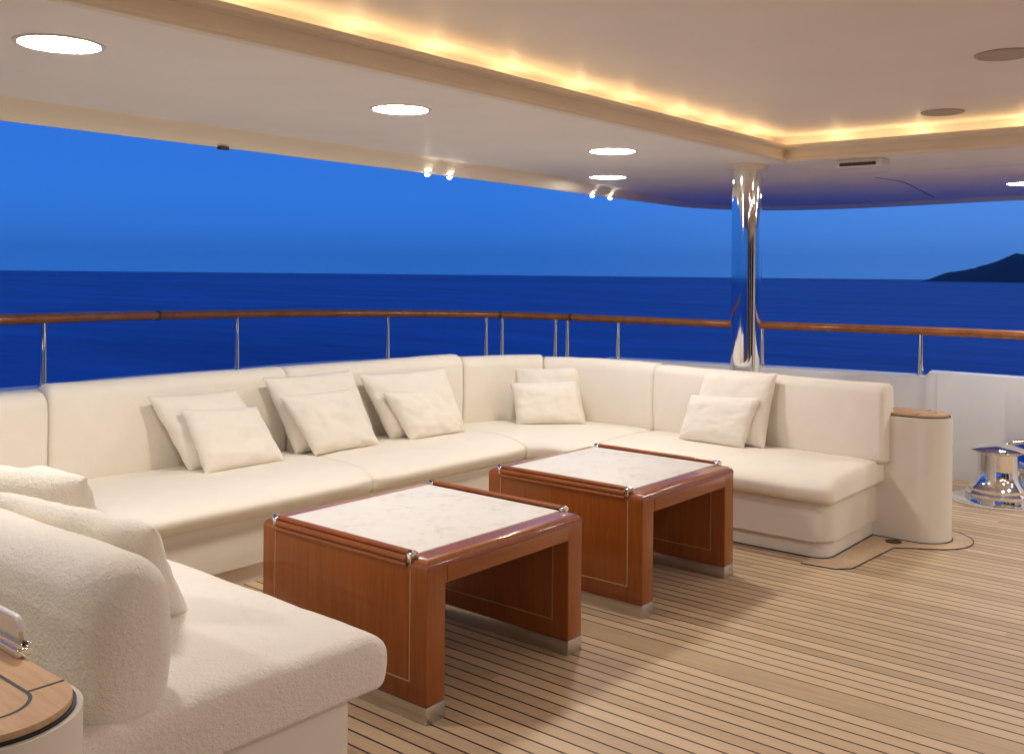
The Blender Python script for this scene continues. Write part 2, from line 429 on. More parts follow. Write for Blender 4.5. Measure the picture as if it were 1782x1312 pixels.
bw.modifiers.clear(); bw.data = me; bpy.data.objects.remove(cut, do_unlink=True)
bm = bmesh.new(); XB = 7.745
P = [(XB, y, z) for y, z in pts]; P.append(P[0]); add_tube(bm, P, ell(0.022, 0.022, 12), caps=False)
tag(obj("fairlead_ring", bm, M_CHROME), "polished steel ring round the mooring hole in the bulwark behind the bollard", "fairlead")

# railing
rail = thing("railing", "varnished wood handrail on polished steel posts along the bulwark", "railing", (5.4, 6.5, 0.8))
bm = bmesh.new(); add_tube(bm, rail3, ell(0.042, 0.033)); hr = obj("handrail", bm, M_RAIL, rail)
def rail_at(x, y):
    i = min(range(len(rail3)), key=lambda k: (rail3[k].x - x) ** 2 + (rail3[k].y - y) ** 2); return i, rail3[i]
for x, y in ((3.75, 6.36), (6.913, 5.858), (7.26, 5.325), (0, 5.8)):
    i, p = rail_at(x, y); t = (rail3[min(i + 1, len(rail3) - 1)] - rail3[i - 1]).normalized()
    bm = bmesh.new(); add_tube(bm, [p - t * 0.012, p + t * 0.012], ell(0.0432, 0.0342)); obj("scarf_joint", bm, M_DARK, hr)
for x, y in ((2.802, 6.032), (4.506, 6.488), (5.968, 6.349), (6.809, 5.935), (6.93, 5.844), (7.215, 5.443), (7.257, 5.336), (7.4, 4.879), (7.68, 3.626), (7.864, 2.40), (1.3, 5.89), (-0.3, 5.78), (-2.0, 5.65), (7.83, 1.0), (7.72, -0.6), (7.6, -2.2)):
    i, p = rail_at(x, y); zb = cap_z(Vector((x, y)))
    bm = bmesh.new(); add_lathe(bm, [(0.036, zb), (0.036, zb + 0.008), (0.022, zb + 0.014), (0.021, p.z - 0.02), (0, p.z - 0.02)], x, y, 20)
    obj("rail_post", bm, M_CHROME, rail)

# ------------------------------------------------------------------ overhead: soffit, rim, coffer
ZS, ZC = 2.25, 2.43
CY, CX_ = 2.725, 6.10                                          # inner edge of the soffit (coffer opening)
edge = catmull([(-6, 5.08), (-3, 5.12), (0, 5.16), (2.2, 5.18), (4.2, 5.20), (6.4, 5.27), (8.6, 5.40), (9.75, 5.40), (10.45, 4.95), (10.66, 4.2), (10.56, 3.4), (10.3, 2.1), (10.1, 0), (9.9, -6)], 10)
rim_out, rim_z = [], []
for p in resample([Vector((p[0], p[1])) for p in edge], 200):       # the lip hangs lower along the stern than along the side
    q = max(0.0, min(1.0, (p.x - 6.5) / 3.8)); q = q * q * (3 - 2 * q); s_ = 0.872 + 0.073 * q
    rim_out.append(p * s_); rim_z.append(1.5 + 0.75 * s_)
rim_in = offs(rim_out, -0.05)
bm = bmesh.new()
k = next(i for i, p in enumerate(rim_in) if p.x > CX_)
A = [(p.x, p.y) for p in rim_in[:k]]; B = [(p.x, p.y) for p in rim_in[k:]]
ym = rim_in[k].y
bm.faces.new([bm.verts.new((x, y, ZS)) for x, y in [(-6, CY)] + A + [(CX_, ym), (CX_, CY)]])
bm.faces.new([bm.verts.new((x, y, ZS)) for x, y in [(CX_, ym)] + B + [(CX_, -6)]])
soff = struct(obj("ceiling", bm, M_SOFFIT, smooth=False))
# rim band with a small bead, rounded lip and outer fascia
bm = bmesh.new(); rows = []
for a, b, zo in zip(rim_in, rim_out, rim_z):
    n_ = (b - a).normalized(); D = ZS - zo
    row = []
    for u, z in ((-0.030, 0.002), (-0.012, -0.002), (-0.004, -0.010), (0.006, -0.25 * D), (0.018, -0.55 * D), (0.032, -0.82 * D), (0.044, -0.96 * D), (0.052, -D), (0.060, -D + 0.004), (0.064, -D + 0.015), (0.08, 0.45), (-0.3, 0.5)):
        p = a + n_ * u; row.append(bm.verts.new((p.x, p.y, ZS + z)))
    rows.append(row)
for a, b in zip(rows, rows[1:]):
    for j in range(len(a) - 1): bm.faces.new((a[j], a[j + 1], b[j + 1], b[j]))
struct(obj("ceiling_trim", bm, M_RIM))
bm = bmesh.new()                                               # weather deck closing the roof
bm.faces.new([bm.verts.new((p.x, p.y, ZS + 0.46)) for p in rim_out] + [bm.verts.new((-6, -6, ZS + 0.46))])
struct(obj("roof", bm, M_HULL, smooth=False))
# coffer ceiling
bm = bmesh.new(); bm.faces.new([bm.verts.new(p) for p in ((-6, -6, ZC), (CX_ + 0.30, -6, ZC), (CX_ + 0.30, CY + 0.20, ZC), (-6, CY + 0.20, ZC))])
struct(obj("coffer_ceiling", bm, M_COFFER, smooth=False))
# moulding: profile (outward offset, z) carried round the corner of the opening
def sweep_L(prof, x0=-6, y0=-6):
    bm = bmesh.new(); rows = [[], [], []]
    for d, z in prof:
        rows[0].append(bm.verts.new((x0, CY + d, z))); rows[1].append(bm.verts.new((CX_ + d, CY + d, z))); rows[2].append(bm.verts.new((CX_ + d, y0, z)))
    for a, b in zip(rows, rows[1:]):
        for j in range(len(prof) - 1): bm.faces.new((a[j], a[j + 1], b[j + 1], b[j]))
    return bm
pr = [(0.03, ZS - 0.002), (0.006, ZS - 0.004), (-0.006, ZS), (-0.010, ZS + 0.010), (-0.006, ZS + 0.02), (0.004, ZS + 0.026), (0.012, ZS + 0.04), (0.012, ZS + 0.075), (0.0, ZS + 0.082), (-0.010, ZS + 0.090), (-0.010, ZS + 0.108), (-0.004, ZS + 0.112), (0.012, ZS + 0.112), (0.014, ZS + 0.09)]
struct(obj("moulding", sweep_L(pr), M_MOULD))
pr = [(0.014, ZS + 0.09), (0.16, ZS + 0.09), (0.16, ZC + 0.005)]
struct(obj("cove", sweep_L(pr), M_COFFER, smooth=False))
led = thing("light_strip", "glowing warm cove light strip hidden behind the ceiling moulding", "light strip", (CX_, CY, ZS + 0.09))
obj("strip", sweep_L([(0.05, ZS + 0.094), (0.05, ZS + 0.100), (0.075, ZS + 0.100), (0.075, ZS + 0.094)]), M_LED, led, smooth=False)
xs = []
x = CX_ - 0.25
while x > 0.2: xs.append((x, CY + 0.10)); x -= random.uniform(0.42, 0.62)
y = CY - 0.3
while y > -2: xs.append((CX_ + 0.10, y)); y -= random.uniform(0.42, 0.62)
for x, y in xs:
    bm = bmesh.new(); add_lathe(bm, [(0, ZS + 0.094), (0.012, ZS + 0.096), (0.014, ZS + 0.104), (0.008, ZS + 0.112), (0, ZS + 0.113)], x, y, 10); obj("bulb", bm, M_BULB, led)

# soffit panel joint lines: thin proud battens
bm = bmesh.new(); add_box(bm, 7.10, 7.112, -4, 3.0, ZS - 0.003, ZS + 0.01); struct(obj("ceiling_trim_line", bm, M_TRIM, smooth=False))
bm = bmesh.new(); add_tube(bm, catmull([(7.40, 2.60, ZS), (7.9, 2.56, ZS), (8.6, 2.66, ZS), (9.5, 2.80, ZS)], 6), [(-0.005, -0.002), (0.005, -0.002), (0.005, 0.01), (-0.005, 0.01)]); struct(obj("ceiling_seam_line", bm, M_DARK, smooth=False))

# downlights
def downlight(x, y, r, z, label, lens=None):
    t = thing("downlight", label, "downlight", (x, y, z), "lit round downlights in the soffit")
    bm = bmesh.new(); add_lathe(bm, [(r + 0.018, z + 0.002), (r + 0.016, z - 0.005), (r + 0.004, z - 0.006), (r, z - 0.003)], x, y); obj("trim_ring", bm, M_TRIM, t)
    bm = bmesh.new(); add_lathe(bm, [(r, z - 0.0035), (r * 0.6, z - 0.0045), (0, z - 0.005)], x, y); obj("lens", bm, lens or M_LAMP, t)
R_ = 0.125
downlight(1.555, 3.25, R_, ZS, "lit round downlight above the sofa arm, widest of the lit discs")
downlight(3.145, 3.275, R_, ZS, "lit round downlight above the bench between the two coffee tables")
downlight(4.975, 3.335, R_ + 0.01, ZS, "upper of the two lit downlights stacked over each other")
downlight(6.28, 4.25, R_ + 0.012, ZS, "lower and thinner of the two lit downlights stacked over each other", M_LAMP_DIM)
downlight(8.50, 1.82, R_, ZS, "lit round downlight in the dark soffit past the chrome pillar")
for x, y in ((-0.10, 3.22), (-1.7, 3.22), (7.3, 0.55), (7.3, -0.8), (7.3, -2.4)):  # extra unseen downlights; the side deck ones added for warm bounce
    downlight(x, y, R_, ZS, "unseen round downlight added further along the soffit")
downlight(7.1, 1.22, R_, ZS, "unseen dim downlight added in the soffit over the side deck", M_LAMP_DIM)  # unseen, added so deck bounce lifts the bluish soffit
for x, y in ((-0.4, -2.6), (1.6, -2.6), (3.4, -2.6), (5.2, -2.6), (4.9, -0.5), (2.4, -0.8)):  # unseen downlights added to brighten the front deck and near seats
    downlight(x, y, R_, ZC, "unseen round downlight added in the forward part of the ceiling")

# speakers flush in the coffer
for x, y, lab in ((5.77, 1.657, "unlit round ceiling grille close to the glowing cove edge"), (4.43, 1.03, "unlit round ceiling grille further from the cove, cut by the frame")):
    bm = bmesh.new(); add_lathe(bm, [(0.115, ZC + 0.002), (0.113, ZC - 0.006), (0.10, ZC - 0.009), (0.095, ZC - 0.006), (0, ZC - 0.007)], x, y)
    tag(obj("ceiling_speaker", bm, M_DISC), lab, "speaker", "round grilles in the coffer ceiling")
# vent box
t = thing("air_vent", "cream box vent with a dark louvred slot under the soffit", "vent", (6.24, 2.28, ZS))
bm = bmesh.new(); add_box(bm, 6.17, 6.32, 2.13, 2.43, ZS - 0.055, ZS + 0.002, 0.014); obj("housing", bm, M_TRIM, t)
bm = bmesh.new(); add_box(bm, 6.166, 6.172, 2.165, 2.395, ZS - 0.045, ZS - 0.026)
for k in range(9): add_box(bm, 6.163, 6.167, 2.172 + k * 0.025, 2.184 + k * 0.025, ZS - 0.046, ZS - 0.025)
obj("louvre", bm, M_DARK, t, smooth=False)
# rim spots
for x, y, lab in ((5.29, 5.215, "bright small spotlight at the rim over the handrail, first of the nearer pair"), (5.545, 5.225, "bright small spotlight at the rim over the handrail, second of the nearer pair"),
                  (7.62, 5.33, "tiny bright spotlight on the rim under the stacked downlights, further from the pillar"), (7.94, 5.345, "tiny bright spotlight on the rim under the stacked downlights, closer to the pillar")):
    q = max(0.0, min(1.0, (x - 6.5) / 3.8)); q = q * q * (3 - 2 * q); s_ = 0.872 + 0.073 * q
    x, y, z = x * s_, y * s_, 1.5 + 0.75 * s_ - 0.001
    t = thing("rim_spotlight", lab, "spotlight", (x, y, z), "small spotlights along the soffit rim")
    bm = bmesh.new(); add_lathe(bm, [(0.022, z + 0.006), (0.022, z - 0.004), (0.018, z - 0.006)], x, y, 20); obj("housing", bm, M_TRIM, t)
    bm = bmesh.new(); add_lathe(bm, [(0.018, z - 0.006), (0.015, z - 0.014), (0.008, z - 0.020), (0, z - 0.021)], x, y, 20); obj("lens", bm, M_SPOT, t)
bm = bmesh.new(); add_box(bm, 3.01, 3.07, 4.50, 4.53, 2.142, 2.160, 0.005); tag(obj("rim_fitting", bm, M_DARK), "small dark fitting fixed under the soffit rim against the sky", "fitting")

# bulkhead ahead of the seating, behind the viewer
bm = bmesh.new(); add_box(bm, -6, 7.2, -5.2, -5.0, 0, ZC); bh = struct(obj("wall", bm, M_GEL, smooth=False))
for x0_, x1_ in ((-3.2, -0.6), (-0.2, 2.2), (2.6, 5.0)):  # unseen dark panes added to put dark streaks in the pillar's reflection
    bm = bmesh.new(); add_box(bm, x0_, x1_, -4.995, -4.985, 0.15, 2.1, 0.004, 2); obj("added_window_pane", bm, M_TINT, bh, smooth=False)

# ------------------------------------------------------------------ pillar
PX, PY = 6.14, 3.02
t = thing("chrome_pillar", "thick polished steel pillar rising from behind the sofa to the soffit", "pillar", (PX, PY, 0))
bm = bmesh.new(); add_lathe(bm, [(0.1, 0.0), (0.1, ZS - 0.03)], PX, PY, 64); obj("shaft", bm, M_CHROME, t)
bm = bmesh.new(); add_lathe(bm, [(0.099, ZS - 0.035), (0.118, ZS - 0.036), (0.132, ZS - 0.028), (0.135, ZS - 0.010), (0.142, ZS - 0.008), (0.142, ZS + 0.003)], PX, PY, 64); obj("collar", bm, M_MOULD, t)
bm = bmesh.new(); add_lathe(bm, [(0.17, 0), (0.17, 0.012), (0.11, 0.03), (0.099, 0.03)], PX, PY, 48); obj("base_ring", bm, M_CHROME, t)

# ------------------------------------------------------------------ sofa
sofa = thing("sofa", "large built-in U-shaped cream sofa round the two coffee tables", "sofa", (3.4, 4.2, 0))
def fillet(pts, rs, n=8):
    out = []
    N = len(pts)
    for i in range(N):
        p = Vector(pts[i]); r = rs[i]
        if r <= 0: out.append(p); continue
        a = (Vector(pts[i - 1]) - p).normalized(); b = (Vector(pts[(i + 1) % N]) - p).normalized()
        out += bez(p + a * r, p, p + b * r, n)
    return [(q[0], q[1]) for q in out]
OUT = [(5.05, 2.0), (5.88, 2.0), (6.0, 4.0), (5.3, 4.85), (2.2, 4.98), (1.02, 4.7), (1.02, 2.1), (1.86, 2.1), (1.86, 3.97), (5.05, 3.93)]
RS = [0.10, 0.03, 0.3, 0.4, 0.4, 0.3, 0.03, 0.05, 0.22, 0.20]
bm = bmesh.new(); add_prism(bm, fillet(OUT, RS), 0.092, 0.315)
es = [e for e in bm.edges if abs(e.verts[0].co.z - 0.092) < 1e-4 and abs(e.verts[1].co.z - 0.092) < 1e-4]
bmesh.ops.bevel(bm, geom=es, offset=0.012, segments=3, affect='EDGES', profile=0.5)
obj("base", bm, M_GEL, sofa, angle=40)
IN2 = [(5.075, 2.02), (5.86, 2.02), (5.98, 4.0), (5.28, 4.82), (2.2, 4.95), (1.04, 4.7), (1.04, 2.12), (1.835, 2.12), (1.835, 3.995), (5.075, 3.955)]
bm = bmesh.new(); add_prism(bm, fillet(IN2, RS), -0.002, 0.095); obj("plinth", bm, M_GEL, sofa, angle=40)

ZT, ZB = 0.445, 0.31
kw = dict(rf=0.062, rb=0.03, rbot=0.03, crown=0.020, bulge=0.032, roll=4.0)
obj("seat_cushion", cushion([(4.985, 1.955), (5.01, 3.53)], [(5.80, 1.955), (5.90, 3.53)], ZB, ZT, seed=1, endr=0.05, **{**kw, 'roll': 2.6}), M_FAB, sofa)
obj("seat_cushion", cushion(bez((5.01, 3.53), (5.02, 3.90), (4.90, 3.93)), bez((5.90, 3.53), (5.98, 4.75), (4.90, 4.80)), ZB, ZT, seed=2, endr=0.02, **kw), M_FAB, sofa)
obj("seat_cushion", cushion([(4.90, 3.93), (3.60, 3.94)], [(4.90, 4.80), (3.62, 4.86)], ZB, ZT, seed=3, endr=0.02, **kw), M_FAB, sofa)
obj("seat_cushion", cushion([(3.60, 3.94), (2.16, 3.95)], [(3.62, 4.86), (2.20, 4.92)], ZB, ZT, seed=4, endr=0.02, **kw), M_FAB, sofa)
obj("seat_cushion", cushion(bez((2.16, 3.95), (1.97, 3.95), (1.955, 3.72)), bez((2.20, 4.92), (1.06, 4.95), (1.02, 3.72)), ZB, ZT, seed=5, endr=0.02, **kw), M_FAB, sofa)
obj("seat_cushion", cushion([(1.955, 3.72), (1.945, 2.045)], [(1.02, 3.72), (1.02, 2.045)], ZB + 0.005, ZT + 0.034, seed=6, endr=0.05, **{**kw, 'roll': 1.5}), M_TERRY, sofa)

bk = dict(rbot=0.03, crown=0.0)
def backrest(front, z1, th, mat_=M_FAB, seed=0, endr=0.03, rf=0.07, rb=0.05, side=1, ends=(1, 1), bulge=0.02):
    f = [Vector(p) for p in front]; b = offs(f, side * th)
    obj("back_cushion", cushion(f, b, 0.435, z1, rf=rf, rb=rb, endr=endr, seed=seed, bulge=bulge, wob=0.004, ends=ends, **bk), mat_, sofa)
backrest(resample([Vector((5.665, 1.93)), Vector((5.70, 2.6)), Vector((5.765, 3.52))], 20), 0.885, 0.165, seed=11, side=-1, rf=0.05, rb=0.04, endr=0.03)
cor = resample(catmull([(5.765, 3.52), (5.785, 3.85), (5.72, 4.2), (5.48, 4.48), (5.06, 4.61)], 10), 60)
backrest(cor[:35], 0.895, 0.165, seed=12, side=-1, endr=0.025)
backrest(cor[34:], 0.908, 0.165, seed=13, side=-1, endr=0.025)
backrest(resample([Vector((5.06, 4.61)), Vector((4.4, 4.65)), Vector((3.62, 4.69))], 20), 0.932, 0.165, seed=14, side=-1)
backrest(resample([Vector((3.62, 4.69)), Vector((3.0, 4.72)), Vector((2.24, 4.745))], 20), 0.935, 0.165, seed=15, side=-1)
backrest(resample(catmull([(2.24, 4.745), (1.75, 4.72), (1.42, 4.55), (1.28, 4.2), (1.26, 3.7)], 10), 40), 0.905, 0.165, seed=16, side=-1)
backrest(resample([Vector((1.26, 3.7)), Vector((1.275, 2.9)), Vector((1.30, 2.085))], 24), 0.835, 0.22, M_TERRY, seed=17, side=-1, endr=0.10, rf=0.105, rb=0.10, bulge=0.035)

# ------------------------------------------------------------------ columns with teak tops behind the sofa ends
def column(cx, cy, y1, r, label):
    t = thing("end_column", label, "column", (cx, cy, 0), "round ended columns at the sofa ends")
    def stad(rr, n=40):
        p = [(cx + rr * math.cos(a), cy + rr * math.sin(a)) for a in (math.pi + math.pi * k / n for k in range(n + 1))]
        return p + [(cx + rr, y1 + rr - r), (cx - rr, y1 + rr - r)]
    bm = bmesh.new(); top = add_prism(bm, stad(r), -0.002, 0.705); bmesh.ops.bevel(bm, geom=list(top.edges), offset=0.012, segments=4, affect='EDGES', profile=0.5)
    obj("body", bm, M_GEL, t, angle=40)
    bm = bmesh.new(); add_prism(bm, stad(r - 0.011), 0.700, 0.710); obj("caulk_bead", bm, M_BLACK, t, angle=40)
    bm = bmesh.new(); top = add_prism(bm, stad(r - 0.018), 0.704, 0.722); bmesh.ops.bevel(bm, geom=list(top.edges), offset=0.004, segments=3, affect='EDGES', profile=0.5)
    cap = obj("teak_cap", bm, M_CAPW, t, angle=40)
    bm = bmesh.new(); a = [Vector(p) for p in stad(r - 0.085)]; b = [Vector(p) for p in stad(r - 0.092)]
    for k in range(len(a) - 1):
        q = [(a[k], 0.7226), (a[k + 1], 0.7226), (b[k + 1], 0.7226), (b[k], 0.7226)]; bm.faces.new([bm.verts.new((p.x, p.y, z)) for p, z in q])
    for s in (-1, 1): add_box(bm, min(cx + s * (r - 0.086), cx + s * (r - 0.019)), max(cx + s * (r - 0.086), cx + s * (r - 0.019)), cy - 0.003, cy + 0.003, 0.7200, 0.7229)
    obj("caulk_seam", bm, M_BLACK, cap, smooth=False)
    bm = bmesh.new(); add_prism(bm, stad(r + 0.008), 0.0, 0.007); obj("foot_caulk", bm, M_BLACK, t, smooth=False)
    return t
column(5.91, 1.786, 3.4, 0.157, "cream round ended column with a teak cap beside the mooring bollards")
column(0.757, 1.835, 4.2, 0.160, "cream round ended column with a teak cap carrying the low glass screen")

t = thing("wind_screen", "low clear screen in a polished steel channel on a teak cap", "screen", (0.905, 2.0, 0.7225))
bm = bmesh.new(); add_box(bm, 0.885, 0.915, 2.0, 3.6, 0.7225, 0.741, 0.003); add_box(bm, 0.888, 0.895, 2.0, 3.6, 0.7405, 0.752, 0.002); add_box(bm, 0.906, 0.913, 2.0, 3.6, 0.7405, 0.752, 0.002); obj("channel", bm, M_CHROME, t)
bm = bmesh.new(); pts = [(2.02, 0.743), (3.6, 0.743), (3.6, 0.795)] + [(2.045 - 0.025 * math.sin(a), 0.770 + 0.025 * math.cos(a)) for a in (math.pi / 2 * k / 8 for k in range(9))]
A = [bm.verts.new((0.896, y, z)) for y, z in pts]; B = [bm.verts.new((0.905, y, z)) for y, z in pts]
bm.faces.new(A); bm.faces.new(B[::-1])
for k in range(len(pts)): bm.faces.new((A[k], A[(k + 1) % len(pts)], B[(k + 1) % len(pts)], B[k]))
obj("pane", bm, M_GLASS, t)
bm = bmesh.new(); add_tube(bm, [(0.9005, y, z) for y, z in pts[2:]], ell(0.0065, 0.0045, 8)); obj("edge_strip", bm, M_TRIM, t)

# deck margin round the sofa end and the column foot
def sheet(name, poly, z, material):
    bm = bmesh.new(); bm.faces.new([bm.verts.new((x, y, z)) for x, y in poly]); return bm
mg = [(4.93, 2.10), (4.95, 1.92), (5.02, 1.86), (5.56, 1.83), (5.66, 1.70)]
circ = [(5.91 + 0.27 * math.cos(a), 1.786 + 0.27 * math.sin(a)) for a in (math.radians(205 + 175 * k / 30) for k in range(31))]
mg = mg[:-1] + circ + [(6.18, 2.2), (5.9, 2.2), (5.9, 2.1)]
o = obj("deck_border", sheet("deck_border", mg, 0.004, None), M_BORDER, smooth=False); struct(o)
bm = bmesh.new(); P = [Vector((x, y, 0.0045)) for x, y in mg[:-2]]; add_tube(bm, P, [(-0.0028, -0.002), (0.0028, -0.002), (0.0028, 0.0012), (-0.0028, 0.0012)]); struct(obj("deck_border_line", bm, M_CAULK, smooth=False))
bm = bmesh.new(); add_prism(bm, fillet([(5.066, 2.010), (5.90, 2.010), (5.9, 3.9), (5.066, 3.9)], [0.1, 0, 0, 0]), 0.003, 0.0062); P = None
struct(obj("deck_border_joint", bm, M_BLACK, smooth=False))
t = thing("deck_drain", "small round greenish bronze drain in the deck by the column foot", "drain", (5.68, 1.875, 0.004))
bm = bmesh.new(); add_lathe(bm, [(0.045, 0.004), (0.045, 0.008), (0.036, 0.009), (0.034, 0.006), (0, 0.006)], 5.68, 1.872, 28); obj("ring", bm, M_GREEN, t)
bm = bmesh.new()
for k in range(5): add_box(bm, 5.652, 5.708, 1.852 + k * 0.009, 1.856 + k * 0.009, 0.006, 0.0085)
obj("grating", bm, M_GREEN, t, smooth=False)

# ------------------------------------------------------------------ coffee tables
def coffee_table(x0, x1, label):
    y0, y1, zt = 2.283, 3.175, 0.545; th = 0.09
    t = thing("coffee_table", label, "coffee table", ((x0 + x1) / 2, (y0 + y1) / 2, 0), "coffee tables inside the U-shaped sofa")
    # portal: one extruded n-shape with rounded top edges
    bm = bmesh.new(); zi = 0.452; zk = 0.058
    pr = [(x0, zk), (x0, zt), (x1, zt), (x1, zk), (x1 - th, zk), (x1 - th, zi), (x0 + th, zi), (x0 + th, zk)]
    A = [bm.verts.new((x, y0, z)) for x, z in pr]; B = [bm.verts.new((x, y1, z)) for x, z in pr]
    fA = bm.faces.new(A); bm.faces.new(B[::-1])
    for k in range(8): bm.faces.new((A[k], B[k], B[(k + 1) % 8], A[(k + 1) % 8]))
    bm.edges.ensure_lookup_table()
    big = [e for e in bm.edges if all(abs(v.co.z - zt) < 1e-5 for v in e.verts)]
    bmesh.ops.bevel(bm, geom=big, offset=0.034, segments=6, affect='EDGES', profile=0.5)
    sm = [e for e in bm.edges if e.calc_length() > 0.05 and len(e.link_faces) == 2 and e.calc_face_angle(0) > 1.2]
    bmesh.ops.bevel(bm, geom=sm, offset=0.004, segments=2, affect='EDGES', profile=0.5)
    fr = obj("frame", bm, M_WOOD_V, t, angle=40)
    ap = bmesh.new(); add_box(ap, x0 + th + 0.006, x1 - th - 0.006, y0 - 0.0035, y0 + 0.01, zi + 0.004, zt - 0.034, 0.002, 2); obj("apron", ap, M_WOOD_X, t)
    # marble
    bm = bmesh.new(); add_box(bm, x0 + 0.040, x1 - 0.040, y0 + 0.085, y1 - 0.075, zt - 0.02, zt + 0.004, 0.003, 2); obj("marble_top", bm, M_MARBLE, t)
    # fiddle rails with chrome ends
    for sgn, xe in ((-1, x0), (1, x1)):
        bm = bmesh.new(); ya, yb = y0 + 0.095, y1 - 0.085
        add_tube(bm, [(xe - sgn * 0.014, ya, zt + 0.009), (xe - sgn * 0.014, yb, zt + 0.009)], ell(0.012, 0.010, 16))
        add_tube(bm, [(xe - sgn * 0.002, ya, zt - 0.010), (xe - sgn * 0.002, yb, zt - 0.010)], ell(0.010, 0.012, 14))
        add_tube(bm, [(xe + sgn * 0.002, ya, zt - 0.030), (xe + sgn * 0.002, yb, zt - 0.030)], ell(0.006, 0.008, 12))
        fd = obj("fiddle_rail", bm, M_WOOD_Y, t, angle=60)
        for yy, s2 in ((ya, -1), (yb, 1)):
            bm = bmesh.new(); add_box(bm, min(xe - sgn * 0.030, xe + sgn * 0.006), max(xe - sgn * 0.030, xe + sgn * 0.006), min(yy, yy + s2 * 0.020), max(yy, yy + s2 * 0.020), zt - 0.022, zt + 0.013, 0.005, 3)
            add_tube(bm, [(xe - sgn * 0.014, yy + s2 * 0.014, zt + 0.008), (xe - sgn * 0.014, yy + s2 * 0.028, zt + 0.006)], ell(0.012, 0.012, 16))
            obj("end_fitting", bm, M_CHROME, fd)
    # kick plates and pale inlay lines
    for xa in (x0, x1 - th):
        bm = bmesh.new(); add_box(bm, xa - 0.001, xa + th + 0.001, y0 - 0.001, y1 + 0.001, 0.0, zk, 0.002, 2); obj("kick_plate", bm, M_STEEL, t)
        for side, xf in ((-1, xa), (1, xa + th)):
            bm = bmesh.new(); xo = (xf - 0.0015, xf + 0.002) if side < 0 else (xf - 0.002, xf + 0.0015)
            top = zt - 0.042 if ((xa == x0) == (side < 0)) else zi - 0.02
            add_box(bm, *xo, y0 + 0.076, y0 + 0.081, 0.125, top); add_box(bm, *xo, y1 - 0.081, y1 - 0.076, 0.125, top); add_box(bm, *xo, y0 + 0.081, y1 - 0.081, 0.125, 0.130)
            obj("inlay_strip", bm, M_INLAY, t, smooth=False)
    return t
coffee_table(2.335, 3.217, "varnished wood coffee table with a pale marble top, the nearer one by the sofa arm")
coffee_table(3.672, 4.526, "varnished wood coffee table with a pale marble top, standing closer to the chrome pillar")

# ------------------------------------------------------------------ pillows
def pillow(bl, br, tr, tl, th, label, seed, material=M_PIL, group="loose cream cushions on the sofa", wr=0.009, cat="cushion", pin=0.035):
    bl, br, tr, tl = map(Vector, (bl, br, tr, tl)); base = (bl + br) / 2
    t_ = (br - bl + tr - tl).normalized(); u_ = (tl - bl + tr - br).normalized(); n_ = t_.cross(u_).normalized()
    N = 30; bm = bmesh.new(); fr, bk_ = {}, {}
    def P(i, j, s):
        u = -1 + 2 * i / N; v = -1 + 2 * j / N
        # denser rows near the rim
        u = math.sin(u * math.pi / 2) * 0.5 + u * 0.5; v = math.sin(v * math.pi / 2) * 0.5 + v * 0.5
        uu = u * (1 - pin * (1 - v * v)); vv = v * (1 - pin * (1 - u * u))
        a, b = (uu + 1) / 2, (vv + 1) / 2
        p = (bl * (1 - a) + br * a) * (1 - b) + (tl * (1 - a) + tr * a) * b
        g = max(0.0, (1 - u ** 4) * (1 - v ** 4)) ** 0.5
        g *= 1.0 + 0.12 * (-v)                                  # filling sinks a little
        q = Vector((u * 2.1 + seed * 5.3, v * 2.1, s * 3.0))
        k = noise.noise(q) + 0.6 * noise.noise(q * 2.7)
        rad = abs(noise.noise(Vector((math.atan2(v, u) * 3.0, seed * 2.0, s)))) * (u * u + v * v) * 0.5
        k2 = k - 1.2 * rad
        rim = noise.noise(Vector((u * 3, v * 3, seed))) * wr * 0.8
        return p + n_ * (s * th / 2 * g + k2 * wr * min(1, g * 1.6) * s) + n_ * rim
    for i in range(N + 1):
        for j in range(N + 1):
            edge = i in (0, N) or j in (0, N)
            fr[i, j] = bm.verts.new(P(i, j, 1)); bk_[i, j] = fr[i, j] if edge else bm.verts.new(P(i, j, -1))
    for i in range(N):
        for j in range(N):
            bm.faces.new((fr[i, j], fr[i + 1, j], fr[i + 1, j + 1], fr[i, j + 1]))
            q = (bk_[i, j], bk_[i, j + 1], bk_[i + 1, j + 1], bk_[i + 1, j])
            if len({id(v) for v in q}) == 4 and not bm.faces.get(q): bm.faces.new(q)
    for v in bm.verts: v.co -= base
    o = obj("throw_pillow", bm, material, None, angle=80); o.location = base
    return tag(o, label, cat, group)
Zp = 0.458
pillow((2.86, 4.52, Zp), (3.41, 4.50, Zp), (3.23, 4.655, 0.84), (2.70, 4.665, 0.85), 0.13, "big square cream pillow behind the small one at the seat's far corner from the pillar", 1)
pillow((2.875, 4.40, Zp), (3.375, 4.40, Zp), (3.29, 4.545, 0.752), (2.82, 4.55, 0.782), 0.11, "small cream pillow in front of the big one, beside the sofa's first long backrest", 2)
pillow((3.54, 4.52, Zp), (4.12, 4.47, Zp), (4.03, 4.61, 0.90), (3.39, 4.63, 0.895), 0.14, "big square cream pillow with creased edge, middle of the three along the long side", 3, wr=0.009)
pillow((3.585, 4.40, Zp), (4.07, 4.39, Zp), (3.92, 4.50, 0.80), (3.42, 4.52, 0.80), 0.11, "small cream pillow in the middle of the long side, tilted beyond the nearer table", 4)
pillow((4.24, 4.48, Zp), (4.86, 4.41, Zp), (4.80, 4.56, 0.865), (4.06, 4.58, 0.868), 0.14, "big square cream pillow closest to the rounded corner on the long side", 5)
pillow((4.30, 4.36, Zp), (4.79, 4.34, Zp), (4.60, 4.45, 0.742), (4.15, 4.46, 0.765), 0.11, "small cream pillow on the long side next to the rounded corner", 6)
